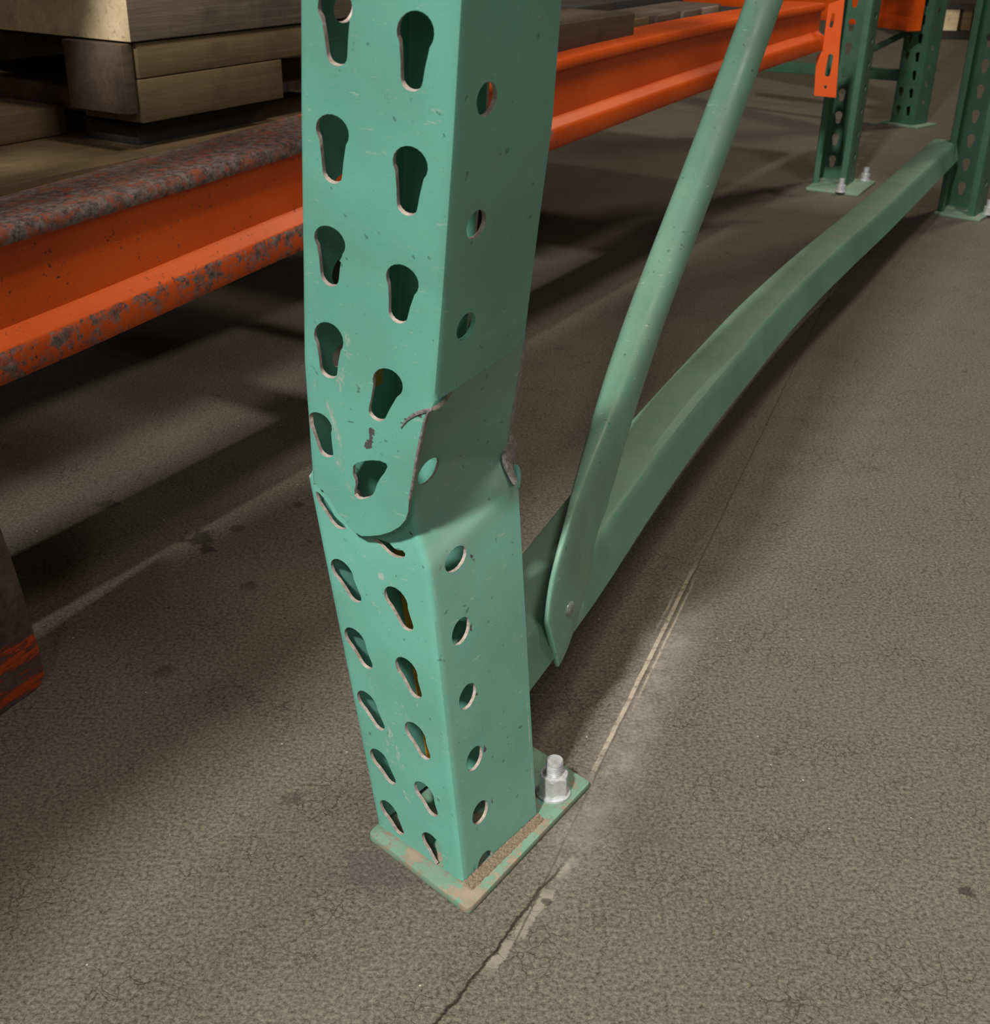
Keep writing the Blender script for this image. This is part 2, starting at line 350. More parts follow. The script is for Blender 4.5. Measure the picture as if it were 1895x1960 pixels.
# continue down under the fold and up out of view
CU.append(atY(812, 1045, .592)); LU.append(solveW(CU[4], (597, 950), WP)); RU.append(CU[4] + (RU[3] - CU[3]))
def ext(a, b, L): d = b - a; d = d / np.linalg.norm(d); return b + d * L
for rail in (CU, LU, RU): rail.insert(0, ext(rail[1], rail[0], .03)); rail.insert(0, rail[0] + np.array([.004, .012, .52]))
tu = [0]
for a, b in zip(CU, CU[1:]): tu.append(tu[-1] + float(np.linalg.norm(b - a)))
tu = np.array(tu); TU = tu[-1]; tu = TU - tu          # bottom of the tongue = 0
def rail(ts, pts, t):
    ts = np.asarray(ts); pts = np.asarray(pts)
    if ts[0] > ts[-1]: ts = ts[::-1]; pts = pts[::-1]
    t2 = np.clip(t, ts[0], ts[-1]); o = np.stack([np.interp(t2, ts, pts[:, k]) for k in range(3)], -1)
    lo = t < ts[0]; hi = t > ts[-1]
    if lo.any(): o[lo] = pts[0] + (t[lo] - ts[0])[:, None] * (pts[1] - pts[0]) / (ts[1] - ts[0])
    if hi.any(): o[hi] = pts[-1] + (t[hi] - ts[-1])[:, None] * (pts[-1] - pts[-2]) / (ts[-1] - ts[-2])
    return o
def section(s, Cc, Ll, Rr):
    """channel: left side | front | right side, s=0 at the near corner"""
    u = (s / WP)[:, None]; o = Cc + np.where(u < 0, -u, 0) * (Ll - Cc) + np.where(u > 0, u, 0) * (Rr - Cc)
    k = u < -1; o = np.where(k, Ll + (-u - 1) * (Rr - Cc), o); k = u < -2; o = np.where(k, Ll + (Rr - Cc) - (-u - 2) * (Ll - Cc), o); return o
def up_sharp(P):
    s, t = P[:, 0], P[:, 1]; return section(s, rail(tu, CU, t), rail(tu, LU, t), rail(tu, RU, t))
UP = blur_map(up_sharp, .0028)
tlow = [0, T0]
# the crushed side: stations above the ridge, (extra t, left point, right point)
CR = [(T0, C1, R1),
      (T0 + .022, atY(795, 1010, .612), atY(985, 912, .668)),
      (T0 + .055, atY(783, 895, .618), atY(964, 874, .676)),
      (T0 + .092, atY(793, 830, .596), atY(982, 765, .655)),
      (T0 + .125, UP(np.array([[.0025, 0.]]) + np.array([0, 1.]) * 0)[0], None)]
def at_up(x, y, s): p = invert(UP, x, y, s, (1045 - y) / 1045 * (TU - .55)); return p
ja = at_up(832, 762, .003); jb = at_up(1001, 655, .0815)
CR[-1] = (T0 + .125, UP(np.array([[.001, ja[1]]]))[0], UP(np.array([[WP, jb[1]]]))[0])
_in = (LU[3] - CU[3]) / WP
CR.append((T0 + .137, UP(np.array([[.001, ja[1] + .012]]))[0] + _in * .004, UP(np.array([[WP, jb[1] + .012]]))[0] + _in * .004))
crt = [c[0] for c in CR]; crl = [c[1] for c in CR]; crr = [c[2] for c in CR]
def low_sharp(P):
    s, t = P[:, 0], P[:, 1]; Cc = rail(tlow, [C0, C1], t); Ll = rail(tlow, [L0, L1], t); Rr = rail(tlow, [R0, R1], t)
    o = section(s, Cc, Ll, Rr); m = t > T0
    if m.any():
        cl = rail(crt, crl, t); cr = rail(crt, crr, t); u = (s / WP)[:, None]
        side = cl + u * (cr - cl); front = o + (cl - Cc) * np.clip(1 + u, 0, 1) ** 1.6
        o = np.where(m[:, None], np.where(u >= 0, side, np.where(u > -1, front, o)), o)
    return o
LOW = blur_map(low_sharp, .0027)
iu = lambda x, y, s=-.03: invert(UP, x, y, s, (1045 - y) / 1045 * (TU - .55))
il = lambda x, y, s=-.03: invert(LOW, x, y, s, max(.01, (1690 - y) / 610 * T0))
def ilu(x, y, s, t): return invert(LOW, x, y, s, t)
TLu = [((629, 648), (629, 708)), ((631, 462), (631, 528)), ((636, 252), (636, 332)), ((641, 15), (645, 105))]
TRu = [((742, 734), (722, 790)), ((770, 537), (762, 600)), ((785, 315), (779, 393)), ((795, 62), (788, 152))]
TLl = [((745, 1553), (762, 1585)), ((727, 1455), (746, 1488)), ((703, 1345), (724, 1384)), ((680, 1225), (700, 1266)), ((655, 1095), (678, 1138))]
TRl = [((826, 1615), (838, 1646)), ((812, 1518), (826, 1549)), ((795, 1405), (811, 1440)), ((778, 1282), (794, 1322)), ((758, 1148), (777, 1192))]
S_low = [(929, 1650), (919, 1555), (908, 1452), (895, 1333), (882, 1208), (875, 1070)]
S_up = [(892, 625), (912, 430), (932, 190)]
hu = []
for (a, b) in TLu: hu.append(teardrop(iu(*a), iu(*b)))
for (a, b) in TRu: hu.append(teardrop(iu(*a), iu(*b)))
hu.append(teardrop(iu(612, 812), iu(624, 862), .0085, .0052))
z3 = lambda L: [(580 + x / 6.768, 860 + y / 6.768) for x, y in L]
hu.append([iu(*p) for p in z3([(650, 215), (700, 172), (800, 150), (900, 140), (1000, 150), (1080, 185), (1095, 225), (1060, 300), (1000, 375), (960, 450), (930, 540), (900, 595), (840, 632), (760, 650), (700, 635), (668, 590), (665, 530), (683, 460), (675, 400), (645, 320)])])
for p in S_up: hu.append(disc(iu(*p, .03), .0082))
tl_top = iu(641, 15)[1]; tr_top = iu(795, 62)[1]; s_top = iu(932, 190, .03)[1]
for k in range(1, 10):
    for c, t0_, sgn in ((iu(641, 15)[0], tl_top, 0), (iu(795, 62)[0], tr_top, 0)):
        t_ = t0_ + k * .052
        if t_ < TU - .03: hu.append(teardrop((c, t_), (c - .001, t_ - .0165)))
    if s_top + k * .052 < TU - .03: hu.append(disc((iu(932, 190, .03)[0], s_top + k * .052), .0082))
for k in range(22):
    t_ = .045 + k * .0508
    if t_ < TU - .03: hu.append(disc((-WP - .03, t_), .0082))
hl = []
for a, b in TLl + TRl: hl.append(teardrop(il(*a), il(*b), .0088, .0056))
for p in S_low[:5]: hl.append(disc(il(*p, .03), .0084))
def ell(cx, cy, a, b, ang, n=20):
    c, s = math.cos(math.radians(ang)), math.sin(math.radians(ang))
    return [(cx + a * math.cos(t) * c - b * math.sin(t) * s, cy + a * math.cos(t) * s + b * math.sin(t) * c) for t in [2 * math.pi * i / n for i in range(n)]]
hl.append([ilu(x, y, .025, T0 + .01) for x, y in ell(872, 1070, 29, 16, -58)])
hl.append([ilu(x, y, .02, T0 + .05) for x, y in ell(820, 902, 30, 14, -56)])
hl.append([ilu(x, y, .02, T0 + .12) for x, y in ell(846, 765, 27, 9, -46)])
hl.append([il(*p) for p in z3([(165, 548), (205, 560), (260, 620), (320, 700), (365, 775), (400, 850), (450, 910), (520, 965), (562, 1022), (545, 1040), (480, 1035), (420, 1000), (360, 930), (310, 850), (260, 770), (210, 700), (175, 620)])])
hl.append([il(*p) for p in z3([(890, 1150), (960, 1160), (1050, 1185), (1120, 1215), (1180, 1280), (1230, 1305), (1290, 1310), (1325, 1350), (1320, 1395), (1270, 1412), (1190, 1395), (1120, 1355), (1060, 1300), (1010, 1245), (950, 1200)])])
for k in range(5): hl.append(disc((-WP - .03, .035 + k * .0508), .0084))
# outlines
torn = [(822, 792), (812, 820), (803, 862), (797, 900), (790, 935), (783, 962), (781, 985), (776, 1000), (765, 1013), (748, 1023), (728, 1029), (708, 1031), (692, 1031), (674, 1021), (661, 1004), (646, 986), (634, 966), (618, 944), (602, 930)]
torn = [(x, y - 5) for x, y in torn]
tp = [iu(*p) for p in torn]
t_side = [at_up(832, 768, .002), np.array([.03, ja[1] * .63 + jb[1] * .37 - .002]), np.array([.06, ja[1] * .27 + jb[1] * .73 - .002]), at_up(1001, 659, .0815)]
s_back = -2 * WP - .048
outU = [(s_back, TU - .002), (WP + .001, TU - .002)] + [(WP + .001, t_side[3][1] + .002)] + [tuple(p) for p in t_side[::-1][1:]] + [tuple(p) for p in tp] + [(-WP, tp[-1][1] - .002), (s_back, tp[-1][1] - .004)]
outL = [(s_back, PT * 0 + .001), (WP + .001, .001), (WP + .001, T0 + .134), (.002, T0 + .134), (-.004, T0 + .042), (-.03, T0 + .03), (-.05, T0 + .026), (-.072, T0 + .045), (-WP + .002, T0 + .03), (s_back, T0 + .03)]
# wear strokes, traced on the photograph
def strokes(fm, inv, lst):
    segs = []
    for w, k, pts in lst:
        q = [fm(np.array([inv(*p)]))[0] for p in pts]
        for a, b in zip(q, q[1:]): segs.append((a, b, w, k))
    def f(P, Q):
        out = np.zeros(len(Q))
        for a, b, w, k in segs:
            ab = b - a; t = np.clip(((Q - a) @ ab) / (ab @ ab + 1e-12), 0, 1); d = np.linalg.norm(Q - a - t[:, None] * ab, axis=1); out = np.maximum(out, k * np.clip(1.25 - d / w, 0, 1))
        return out
    return f
iuS = lambda x, y: iu(x, y, -.03 if x < 850 - (y > 700) * 30 else .03)
def ilS(x, y): return il(x, y, -.03 if x < 820 + max(0, (y - 1100)) * .115 else .03)
wearU = strokes(UP, iuS, [(.006, .85, [(655, 620), (668, 660), (655, 720), (648, 742)]), (.006, .95, [(630, 770), (640, 810), (650, 850), (655, 900)]), (.005, .9, [(648, 880), (665, 930), (680, 960)]),
    (.004, .8, [(600, 730), (598, 790)]), (.007, .55, [(700, 350), (712, 400), (728, 450)]), (.004, .5, [(690, 460), (705, 470)]), (.003, .9, [(780, 790), (822, 785)]), (.004, .8, [(755, 950), (780, 945)]), (.003, .6, [(760, 985), (776, 975)])])
chipU = strokes(UP, iuS, [(.0035, 1., [(712, 822), (704, 858)]), (.002, .9, [(822, 786), (785, 800), (770, 812)]), (.0014, .8, [(811, 444), (812, 468)])])
wearL = strokes(LOW, ilS, [(.0018, 1., [(745, 1110), (768, 1150), (800, 1210)]), (.002, 1., [(700, 1290), (715, 1330), (728, 1385)]), (.0015, 1., [(760, 1330), (800, 1420)]), (.0015, 1., [(735, 1400), (765, 1500), (790, 1545)]), (.0016, .9, [(650, 1170), (668, 1240)]), (.0015, .9, [(800, 1350), (812, 1400)]), (.002, .8, [(722, 1500), (738, 1560)]), (.0015, .9, [(800, 1480), (830, 1570), (850, 1620)]), (.0014, .9, [(700, 1180), (720, 1230)]), (.008, .5, [(700, 1130), (740, 1220)]), (.0035, 1.1, [(728, 1096), (722, 1108), (738, 1108), (728, 1096)]), (.008, .7, [(690, 1040), (705, 1085), (690, 1110)]), (.005, .85, [(690, 1125), (725, 1165), (735, 1180)]), (.007, .9, [(710, 1290), (725, 1340), (745, 1400), (770, 1470)]),
    (.005, .7, [(745, 1290), (755, 1320)]), (.005, .8, [(665, 1000), (640, 960), (620, 935)]), (.005, .8, [(732, 1420), (758, 1470)]), (.006, .6, [(775, 1520), (800, 1560), (815, 1590)]), (.005, .7, [(675, 1240), (690, 1300), (705, 1380)]), (.008, .45, [(740, 1600), (800, 1640), (860, 1680)])])
wearS = [(.0025, .9, [(830, 1100), (845, 1230), (847, 1300)]), (.005, .55, [(900, 1440), (1010, 1370)]), (.003, .9, [(995, 1150), (1005, 1300), (1015, 1420), (1020, 1520)]), (.006, .5, [(880, 1560), (900, 1640)])]
wearS_f = strokes(LOW, lambda x, y: il(x, y, .04), wearS)
def wearLf(P, Q): return np.maximum(wearL(P, Q), wearS_f(P, Q))
chipL = strokes(LOW, lambda x, y: il(x, y, .03), [(.0017, 1.1, [(903, 1063), (906, 1075)]), (.0016, 1.1, [(903, 1190), (900, 1210)]), (.0016, 1.1, [(915, 1318), (912, 1330)]), (.0018, 1.1, [(930, 1424), (927, 1440)]), (.0016, 1.1, [(942, 1530), (940, 1545)]), (.0014, 1., [(790, 1015), (785, 1030)])])
def dustL(P, Q): return np.where(P[:, 0] > .002, np.where(P[:, 1] > T0 - .01, .9, .45), .0)
def dustU(P, Q): return np.where(P[:, 0] > .002, .2, .0)
# ---------------------------------------------------------------- the bent upright frame
frame = thing('upright_frame', 'dented and torn green rack upright frame in the foreground, with its braces and rear post', 'rack frame')
post = bpy.data.objects.new('post', None); COL.objects.link(post); post.parent = frame
post['label'] = 'crushed front post with torn folds and teardrop slots'
Rtop = RU[1]
def rimU(c):
    p = np.array(c); a = proj(p)
    if a[0] > 990 and a[1] < 640: return 2
    if a[0] > 828 and 600 < a[1] < 800: return 0
    if 600 < a[1] < 1045 and (a[0] > 778 and a[1] > 780): return 3
    return 1
def rimL(c):
    a = proj(np.array(c))
    if a[0] > 972: return 3 if a[1] < 925 else 2
    return 1
mats = [GREEN, RIM, RUSTEDGE, STEEL]
upper = sheet('channel_section', outU, hu, UP, post, mats, wear={'wear': wearU, 'chip': chipU, 'dust': dustU}, rimfn=rimU)
lower = sheet('channel_section', outL, hl, LOW, post, mats, wear={'wear': wearLf, 'chip': chipL, 'dust': dustL}, rimfn=rimL)
# torn flap at the back edge of the crushed side
def patch(name, rows, parent, mats, th=.0018, jag=0):
    V = []; n = len(rows[0])
    for r in rows: V += [np.array(p) for p in r]
    Fc = [(i * n + j, i * n + j + 1, (i + 1) * n + j + 1, (i + 1) * n + j) for i in range(len(rows) - 1) for j in range(n - 1)]
    me = mesh(name, V, Fc); o = link(name, me, parent, mats)
    md = o.modifiers.new('sub', 'SUBSURF'); md.levels = 1; md.render_levels = 1; md.subdivision_type = 'CATMULL_CLARK'
    md = o.modifiers.new('s', 'SOLIDIFY'); md.thickness = th; md.offset = 0
    bake(o, 40); return o
q = atY
patch('torn_flap', [[q(969, 824, .672), q(972, 828, .674), q(976, 834, .678)],
                    [q(965, 840, .674), q(975, 840, .670), q(987, 842, .682)],
                    [q(963, 852, .672), q(977, 856, .676), q(990, 854, .684)],
                    [q(961, 866, .674), q(971, 868, .668), q(984, 868, .682)],
                    [q(960, 878, .670), q(970, 882, .673), q(979, 884, .676)],
                    [q(963, 892, .668), q(971, 894, .663), q(981, 896, .672)],
                    [q(970, 908, .664), q(977, 908, .667), q(985, 908, .668)],
                    [q(982, 930, .660), q(986, 928, .660), q(991, 924, .664)]], post, [STEEL], .0008)
patch('torn_flap', [[q(1000, 640, .638), q(1003, 640, .64), q(1006, 643, .644)], [q(995, 690, .644), q(998, 690, .646), q(1001, 690, .65)], [q(986, 745, .652), q(989, 745, .655), q(993, 745, .66)], [q(976, 800, .662), q(979, 800, .664), q(982, 802, .669)], [q(964, 862, .673), q(967, 862, .676), q(970, 862, .68)]], post, [STEEL], .0006)
patch('torn_flap', [[q(985, 885, .672), q(992, 893, .675), q(994, 900, .678)], [q(987, 905, .672), q(992, 908, .676), q(995, 912, .68)], [q(990, 938, .668), q(992, 934, .672), q(993, 930, .676)]], post, [GREEN])
# torn edge of the front face, folded metal showing its thickness
tor = [(824, 786), (818, 800), (812, 822), (806, 850), (800, 885), (795, 910), (789, 935), (784, 958)]
rows = []
for i, p in enumerate(tor):
    a = UP(np.array([iu(p[0] - 4.5, p[1])]))[0]; b = UP(np.array([iu(p[0], p[1])]))[0]; j = random.uniform(-.0006, .0006)
    rows.append([a + np.array([j, -.0003, 0]), (a + b) / 2 + np.array([j, -.0009, j]), b + np.array([.0006 + j, .0004, 0]), b + np.array([.0006, .004, -.001])])
patch('torn_edge', rows, post, [STEEL], .0004)
rows = []
for p in [(826, 783), (812, 786), (798, 790), (786, 796), (774, 808), (768, 818)]:
    a = UP(np.array([iu(*p)]))[0]; w_ = .0011 if p[0] > 780 else .0004
    rows.append([a + np.array([0, -.0004, w_]), a + np.array([random.uniform(-.0005, .0005), -.0007, 0]), a + np.array([0, -.0004, -w_])])
patch('torn_edge', rows, post, [STEEL], .0004)

# ---------------------------------------------------------------- loft and box helpers
def loft(name, rings, parent, mats, closed=True, caps=True, attrs=None, angle=35, sub=0):
    n = len(rings[0]); V = [p for r in rings for p in r]; Fc = []
    for i in range(len(rings) - 1):
        for j in range(n if closed else n - 1):
            k = (j + 1) % n; Fc.append((i * n + j, i * n + k, (i + 1) * n + k, (i + 1) * n + j))
    if caps and closed: Fc.append(tuple(range(n))[::-1]); Fc.append(tuple((len(rings) - 1) * n + j for j in range(n)))
    me = mesh(name, V, Fc, False); recalc(me)
    me.polygons.foreach_set('use_smooth', [True] * len(me.polygons)); me.set_sharp_from_angle(angle=math.radians(angle))
    if attrs:
        for an, vals in attrs.items():
            at = me.attributes.new(an, 'FLOAT', 'POINT'); at.data.foreach_set('value', np.array(vals, np.float32).ravel())
    return link(name, me, parent, mats)
def prism(name, poly, z0, z1, parent, mats, bev=.0, attrs=None, M=None):
    n = len(poly); V = [(x, y, z0) for x, y in poly] + [(x, y, z1) for x, y in poly]
    Fc = [tuple(range(n))[::-1], tuple(range(n, 2 * n))] + [(i, (i + 1) % n, (i + 1) % n + n, i + n) for i in range(n)]
    if M is not None: V = [tuple(M @ Vector(v)) for v in V]
    me = mesh(name, V, Fc, False); recalc(me); o = link(name, me, parent, mats)
    if bev:
        md = o.modifiers.new('b', 'BEVEL'); md.width = bev; md.segments = 2; md.limit_method = 'ANGLE'; bake(o, 40)
    return o
def rounded(poly, r, k=4):
    out = []; n = len(poly)
    for i in range(n):
        p = np.array(poly[i], float); a = np.array(poly[i - 1], float) - p; b = np.array(poly[(i + 1) % n], float) - p
        rr = r[i] if isinstance(r, (list, tuple)) else r
        a = a / np.linalg.norm(a) * rr; b = b / np.linalg.norm(b) * rr
        for j in range(k + 1):
            t = j / k; out.append(tuple(p + a * (1 - t) ** 2 + b * t ** 2))
    return out
# the post runs on upward out of view
def ring_up(t):
    pts = [(s_, t) for s_ in (-2 * WP - .048, -2 * WP, -WP, 0, WP)]
    o = up_sharp(np.array(pts)); c_ = o[1:].mean(0); inn = [p + (c_ - p) * .05 for p in o]; return list(o) + inn[::-1]
loft('post_shaft', [ring_up(TU - .003), ring_up(TU + 1.2)], post, [GREEN], attrs={k: [0.] * 20 for k in ('wear', 'dust', 'chip', 'flake')})
ys_ = []
for t_ in np.linspace(TU - .1, .06, 12):
    c_ = up_sharp(np.array([[-WP - .056, t_], [-WP - .064, t_]])); ia = (rail(tu, CU, np.array([t_])) - rail(tu, LU, np.array([t_])))[0] / WP
    ys_.append([c_[0] + ia * .004, c_[1] + ia * .004, c_[1] + ia * .003, c_[0] + ia * .003])
loft('yellow_strip', ys_, post, [YEL])
ys_ = []
for t_ in np.linspace(.02, T0 - .01, 8):
    c_ = low_sharp(np.array([[-WP - .056, t_], [-WP - .066, t_]])); ia = (C0 - L0) / WP
    ys_.append([c_[0] + ia * .004, c_[1] + ia * .004, c_[1] + ia * .003, c_[0] + ia * .003])
loft('yellow_strip', ys_, post, [YEL])
# base plate, dense top so that the flaking can vary
pc = onz(897, 1755, 0)[:2]; pl = onz(704, 1606, 0)[:2]; pr = onz(1130, 1500, .004)[:2]; pb = pl + pr - pc
pb = pb - (pb - pc) * .0
bp = prism('base_plate', rounded([pc, pr, pb, pl], [.006, .003, .004, .005]), 0, PT, post, [GREEN_DUSTY], .001)
for an, v in (('flake', .72), ('dust', .6)):
    at = bp.data.attributes.new(an, 'FLOAT', 'POINT'); at.data.foreach_set('value', [v] * len(bp.data.vertices))
# anchor bolt with nut and washer
bc = onz(1059, 1517, PT); pass
def lathe(name, prof, c, parent, mats, n=32, M=None):
    rings = [[np.array([c[0] + r * math.cos(2 * math.pi * i / n), c[1] + r * math.sin(2 * math.pi * i / n), c[2] + z]) for i in range(n)] for r, z in prof]
    return loft(name, rings, parent, mats)
thr = [(0.0058, .016)]
for i in range(7): thr += [(.0058, .0165 + i * .0018), (.0064, .0172 + i * .0018)]
thr += [(.0062, .0295), (.0058, .031), (.0001, .031)]
lathe('anchor_bolt', [(.006, 0)] + thr, bc, post, [ZINC])
lathe('washer', [(.0001, 0), (.0128, 0), (.0131, .0009), (.0128, .0019), (.0064, .002), (.0001, .002)], bc, post, [ZINC])
nr = []
for z, k in ((.002, 1.0), (.0022, 1.0), (.0165, 1.0), (.0172, .97), (.0185, .84)):
    ring = []
    for i in range(48):
        a = 2 * math.pi * i / 48 + .35; m_ = (a - .35) % (math.pi / 3) - math.pi / 6; rr = .0098 / math.cos(m_); 
        if k < 1: rr = min(rr, .0098 * (1.02 + (k - .84) * 1.1))
        ring.append(np.array([bc[0] + rr * math.cos(a), bc[1] + rr * math.sin(a), bc[2] + z]))
    nr.append(ring)
nr.append([np.array([bc[0] + .006 * math.cos(2 * math.pi * i / 48 + .35), bc[1] + .006 * math.sin(2 * math.pi * i / 48 + .35), bc[2] + .0186]) for i in range(48)])
loft('nut', nr, post, [ZINC], angle=25)
# grit heaped along the foot of the side
gv = []; N = 90
e = (R0 - C0); e[2] = 0; Lg = np.linalg.norm(e); e /= Lg; nrm = np.array([e[1], -e[0], 0])
for i in range(N + 1):
    for j in range(9):
        a = C0 + e * (Lg * (i / N) * 1.04 - .001); w_ = .0085 * (1 + .12 * mnoise.noise(Vector((i * .31, 3, 1)))) ; x = j / 8 * w_
        z = PT + .0002 + .0022 * (1 - j / 8) + .0011 * random.random() * (1 - (j / 8) ** 2)
        p = a + nrm * (x * (1 - .25 * i / N) + .0002); gv.append((p[0], p[1], z if j < 8 else PT - .0003))
gf = [(i * 9 + j, i * 9 + j + 1, (i + 1) * 9 + j + 1, (i + 1) * 9 + j) for i in range(N) for j in range(8)]
gm = mesh('grit', gv, gf, True, 60); g = link('grit', gm, None, [simple('brown_grit', (92, 78, 64), (150, 132, 112), 700, .9, 0, 1., 900, .001)])
tag(g, 'ridge of brown grit heaped along the foot of the damaged post', 'dirt', kind='stuff')

# ---------------------------------------------------------------- bottom horizontal brace
botp = [(1000, 1330), (1017, 1308), (1120, 1190), (1236, 1000), (1366, 814), (1521, 627), (1619, 522), (1700, 445), (1865, 300)]
rid = [(994, 1250), (1004, 1232), (1090, 1105), (1168, 1000), (1258, 868), (1363, 738), (1483, 595), (1575, 503), (1700, 393), (1879, 223)]
HB0, HB1 = .11, .15
Rb = np.array([onz(*p, z=HB1) for p in rid]); Bb = np.array([onz(*p, z=HB0) for p in botp])
def resample(P, n, y0, y1):
    ys = np.linspace(y0, y1, n); return np.stack([np.interp(ys, P[:, 1], P[:, 0]), ys], 1)
ye = 2.66
ysn = np.linspace(.672, ye, 46)
def smooth1(a, k=3):
    for _ in range(k): a[1:-1] = (a[:-2] + 2 * a[1:-1] + a[2:]) / 4
    return a
xr = smooth1(np.interp(ysn, Rb[:, 1], Rb[:, 0])); xb = smooth1(np.interp(ysn, Bb[:, 1], Bb[:, 0]))
ofs = xb - xr; ofs = np.clip(ofs, -.006, .012)
rings = []; dust = []
for i, y in enumerate(ysn):
    dx = xr[min(i + 1, 45)] - xr[max(i - 1, 0)]; dy = ysn[min(i + 1, 45)] - ysn[max(i - 1, 0)]; L = math.hypot(dx, dy); nx, ny = -dy / L, dx / L
    wd = .048; th = .0025
    A = np.array([xr[i], y, HB1]); Bt = np.array([xr[i] + ofs[i], y, HB0]); N_ = np.array([nx, ny, 0]); r = .005
    dn = (Bt - A) / np.linalg.norm(Bt - A)
    ring = [Bt - N_ * 0, A + dn * r * 2, A + dn * r, A + dn * r * .3 + N_ * r * .3, A + N_ * r, A + N_ * (wd - r), A + N_ * (wd - r * .3) + dn * r * .3, A + N_ * wd + dn * r, Bt + N_ * wd,
            Bt + N_ * (wd - th), A + N_ * (wd - th) + dn * th, A + N_ * th + dn * th, Bt + N_ * th]
    rings.append(ring); dust.append([.2 + .1 * (y < 1.3)] * 4 + [.75] * 2 + [.3] * 7)
hbr = loft('horizontal_brace', rings, frame, [GREEN_DUSTY], attrs={'dust': dust})
# ---------------------------------------------------------------- diagonal brace: round tube flattened and riveted at its foot
e1 = np.array([.44, .898, 0]); e2 = np.array([.898, -.44, 0])
fc = onz(1090, 1160, .13)      # rivet spot on the face of the horizontal brace
fy = float(fc[1])
Ytop = 1.26
ctr = [((1056, 1232), .0), ((1070, 1178), .07), ((1098, 1080), .19), ((1121, 985), .32), ((1150, 880), .45), ((1185, 760), .58), ((1225, 640), .70), ((1254, 560), .77), ((1323, 380), .9), ((1398, 180), 1.05), ((1463, 0), 1.19), ((1540, -210), 1.35)]
half = [(.030, .0022), (.042, .0025), (.043, .0035), (.041, .0065), (.033, .0105), (.024, .0145), (.018, .0165), (.0166, .0168), (.0166, .0168), (.0166, .0168), (.0168, .0168), (.0168, .0168)]
cp = []
for (p, k), (a, b) in zip(ctr, half):
    if k < .2:
        fn = np.array([.93, -.368, 0]); fp0 = np.array([.022, .682, .13]) + fn * (.006 + k * .02); d_ = ray(*p); o_ = np.array([0, 0, H]); cp.append(o_ + d_ * (((fp0 - o_) @ fn) / (d_ @ fn)))
    else:
        cp.append(atY(*p, .775 + (Ytop - .775) * (k - .19)))
cp.append(cp[-1] + (cp[-1] - cp[-2]) * 4.2); half.append(half[-1])
cp = np.array(cp); tt = np.linspace(0, len(cp) - 1, 48)
def cat(P, t):
    i = np.clip(np.floor(t).astype(int), 0, len(P) - 2); f = (t - i)[:, None]; g = lambda k: P[np.clip(i + k, 0, len(P) - 1)]
    p0, p1, p2, p3 = g(-1), g(0), g(1), g(2); return .5 * (2 * p1 + (p2 - p0) * f + (2 * p0 - 5 * p1 + 4 * p2 - p3) * f ** 2 + (3 * p1 - p0 - 3 * p2 + p3) * f ** 3)
cc = cat(cp, tt); hh = np.array(half); ha = cat(hh, tt)
for _ in range(3): cc[1:-1] = (cc[:-2] + 2 * cc[1:-1] + cc[2:]) / 4; ha[1:-1] = (ha[:-2] + 2 * ha[1:-1] + ha[2:]) / 4
axm = cc[-18] - cc[4]; axm /= np.linalg.norm(axm)
rings = []
for i in range(len(tt)):
    ax = axm; n2 = e2 - ax * (e2 @ ax); n2 /= np.linalg.norm(n2); n1 = np.cross(n2, ax); n1 /= np.linalg.norm(n1)
    a, b = ha[i]; flat = min(1, b / .0168); ex = 2 + 2.5 * (1 - flat) + .5; ring = []
    for k in range(36):
        t = 2 * math.pi * k / 36; cx = math.copysign(abs(math.cos(t)) ** (2 / ex), math.cos(t)); sy = math.copysign(abs(math.sin(t)) ** (2 / ex), math.sin(t))
        ring.append(cc[i] + n1 * a * cx + n2 * b * sy)
    rings.append(ring)
dia = loft('diagonal_brace', rings, frame, [paint_green('worn_green_paint', (96, 158, 136), .3, .22, .34)], attrs={'dust': [[.4] * 36] * 48}, angle=60)
ti = int(np.argmin(np.abs(proj(cc)[:, 1] - 1165))); rc = cc[ti] + e2 * (ha[ti][1] + .0004) + e1 * .010
rv = []
for r_, z in ((.0058, 0), (.0058, .0008), (.0045, .0022), (.0025, .003), (.0002, .0032)):
    rv.append([rc + e1 * r_ * math.cos(2 * math.pi * k / 20) + np.array([0, 0, 1]) * r_ * math.sin(2 * math.pi * k / 20) + e2 * z for k in range(20)])
loft('rivet', rv, dia, [simple('dull_steel', (120, 130, 124), (170, 176, 172), 90, .3, .6)])
# ---------------------------------------------------------------- posts standing behind
def channel_post(center, wn, height, parent, name='post', wf=.078, wsd=.075, lean=(0, 0)):
    """open channel; wn = horizontal direction the slotted web faces"""
    wn = np.array([wn[0], wn[1], 0.]); wn /= np.linalg.norm(wn); sd = np.array([-wn[1], wn[0], 0.]); c = np.array([center[0], center[1], .005])
    lip = .014; tot = wf / 2 + wsd + lip
    def f(P):
        s, t = P[:, 0], P[:, 1]; a = np.abs(s); sg = np.sign(s)
        x = np.where(a < wf / 2, a, np.where(a < wf / 2 + wsd, wf / 2, wf / 2 - (a - wf / 2 - wsd))) * sg
        y = np.where(a < wf / 2, 0, np.minimum(a - wf / 2, wsd))
        return c + sd * x[:, None] + wn * (wsd / 2 - y)[:, None] + np.stack([lean[0] * t, lean[1] * t, t], 1)
    fm = blur_map(f, .0022); holes = []
    t = .045
    while t < height - .04:
        for s in (-.018, .018):
            holes.append(teardrop((s, t), (s, t - .014), .0085, .0055))
        for s in (-(wf / 2 + .034), wf / 2 + .034): holes.append(disc((s, t + .02), .0075, 12))
        t += .0508
    return sheet(name, [(-tot, 0), (tot, 0), (tot, height), (-tot, height)], holes, fm, parent, [GREEN_FAR, GREEN_FAR], step=.008, th=.0023, flip=True)
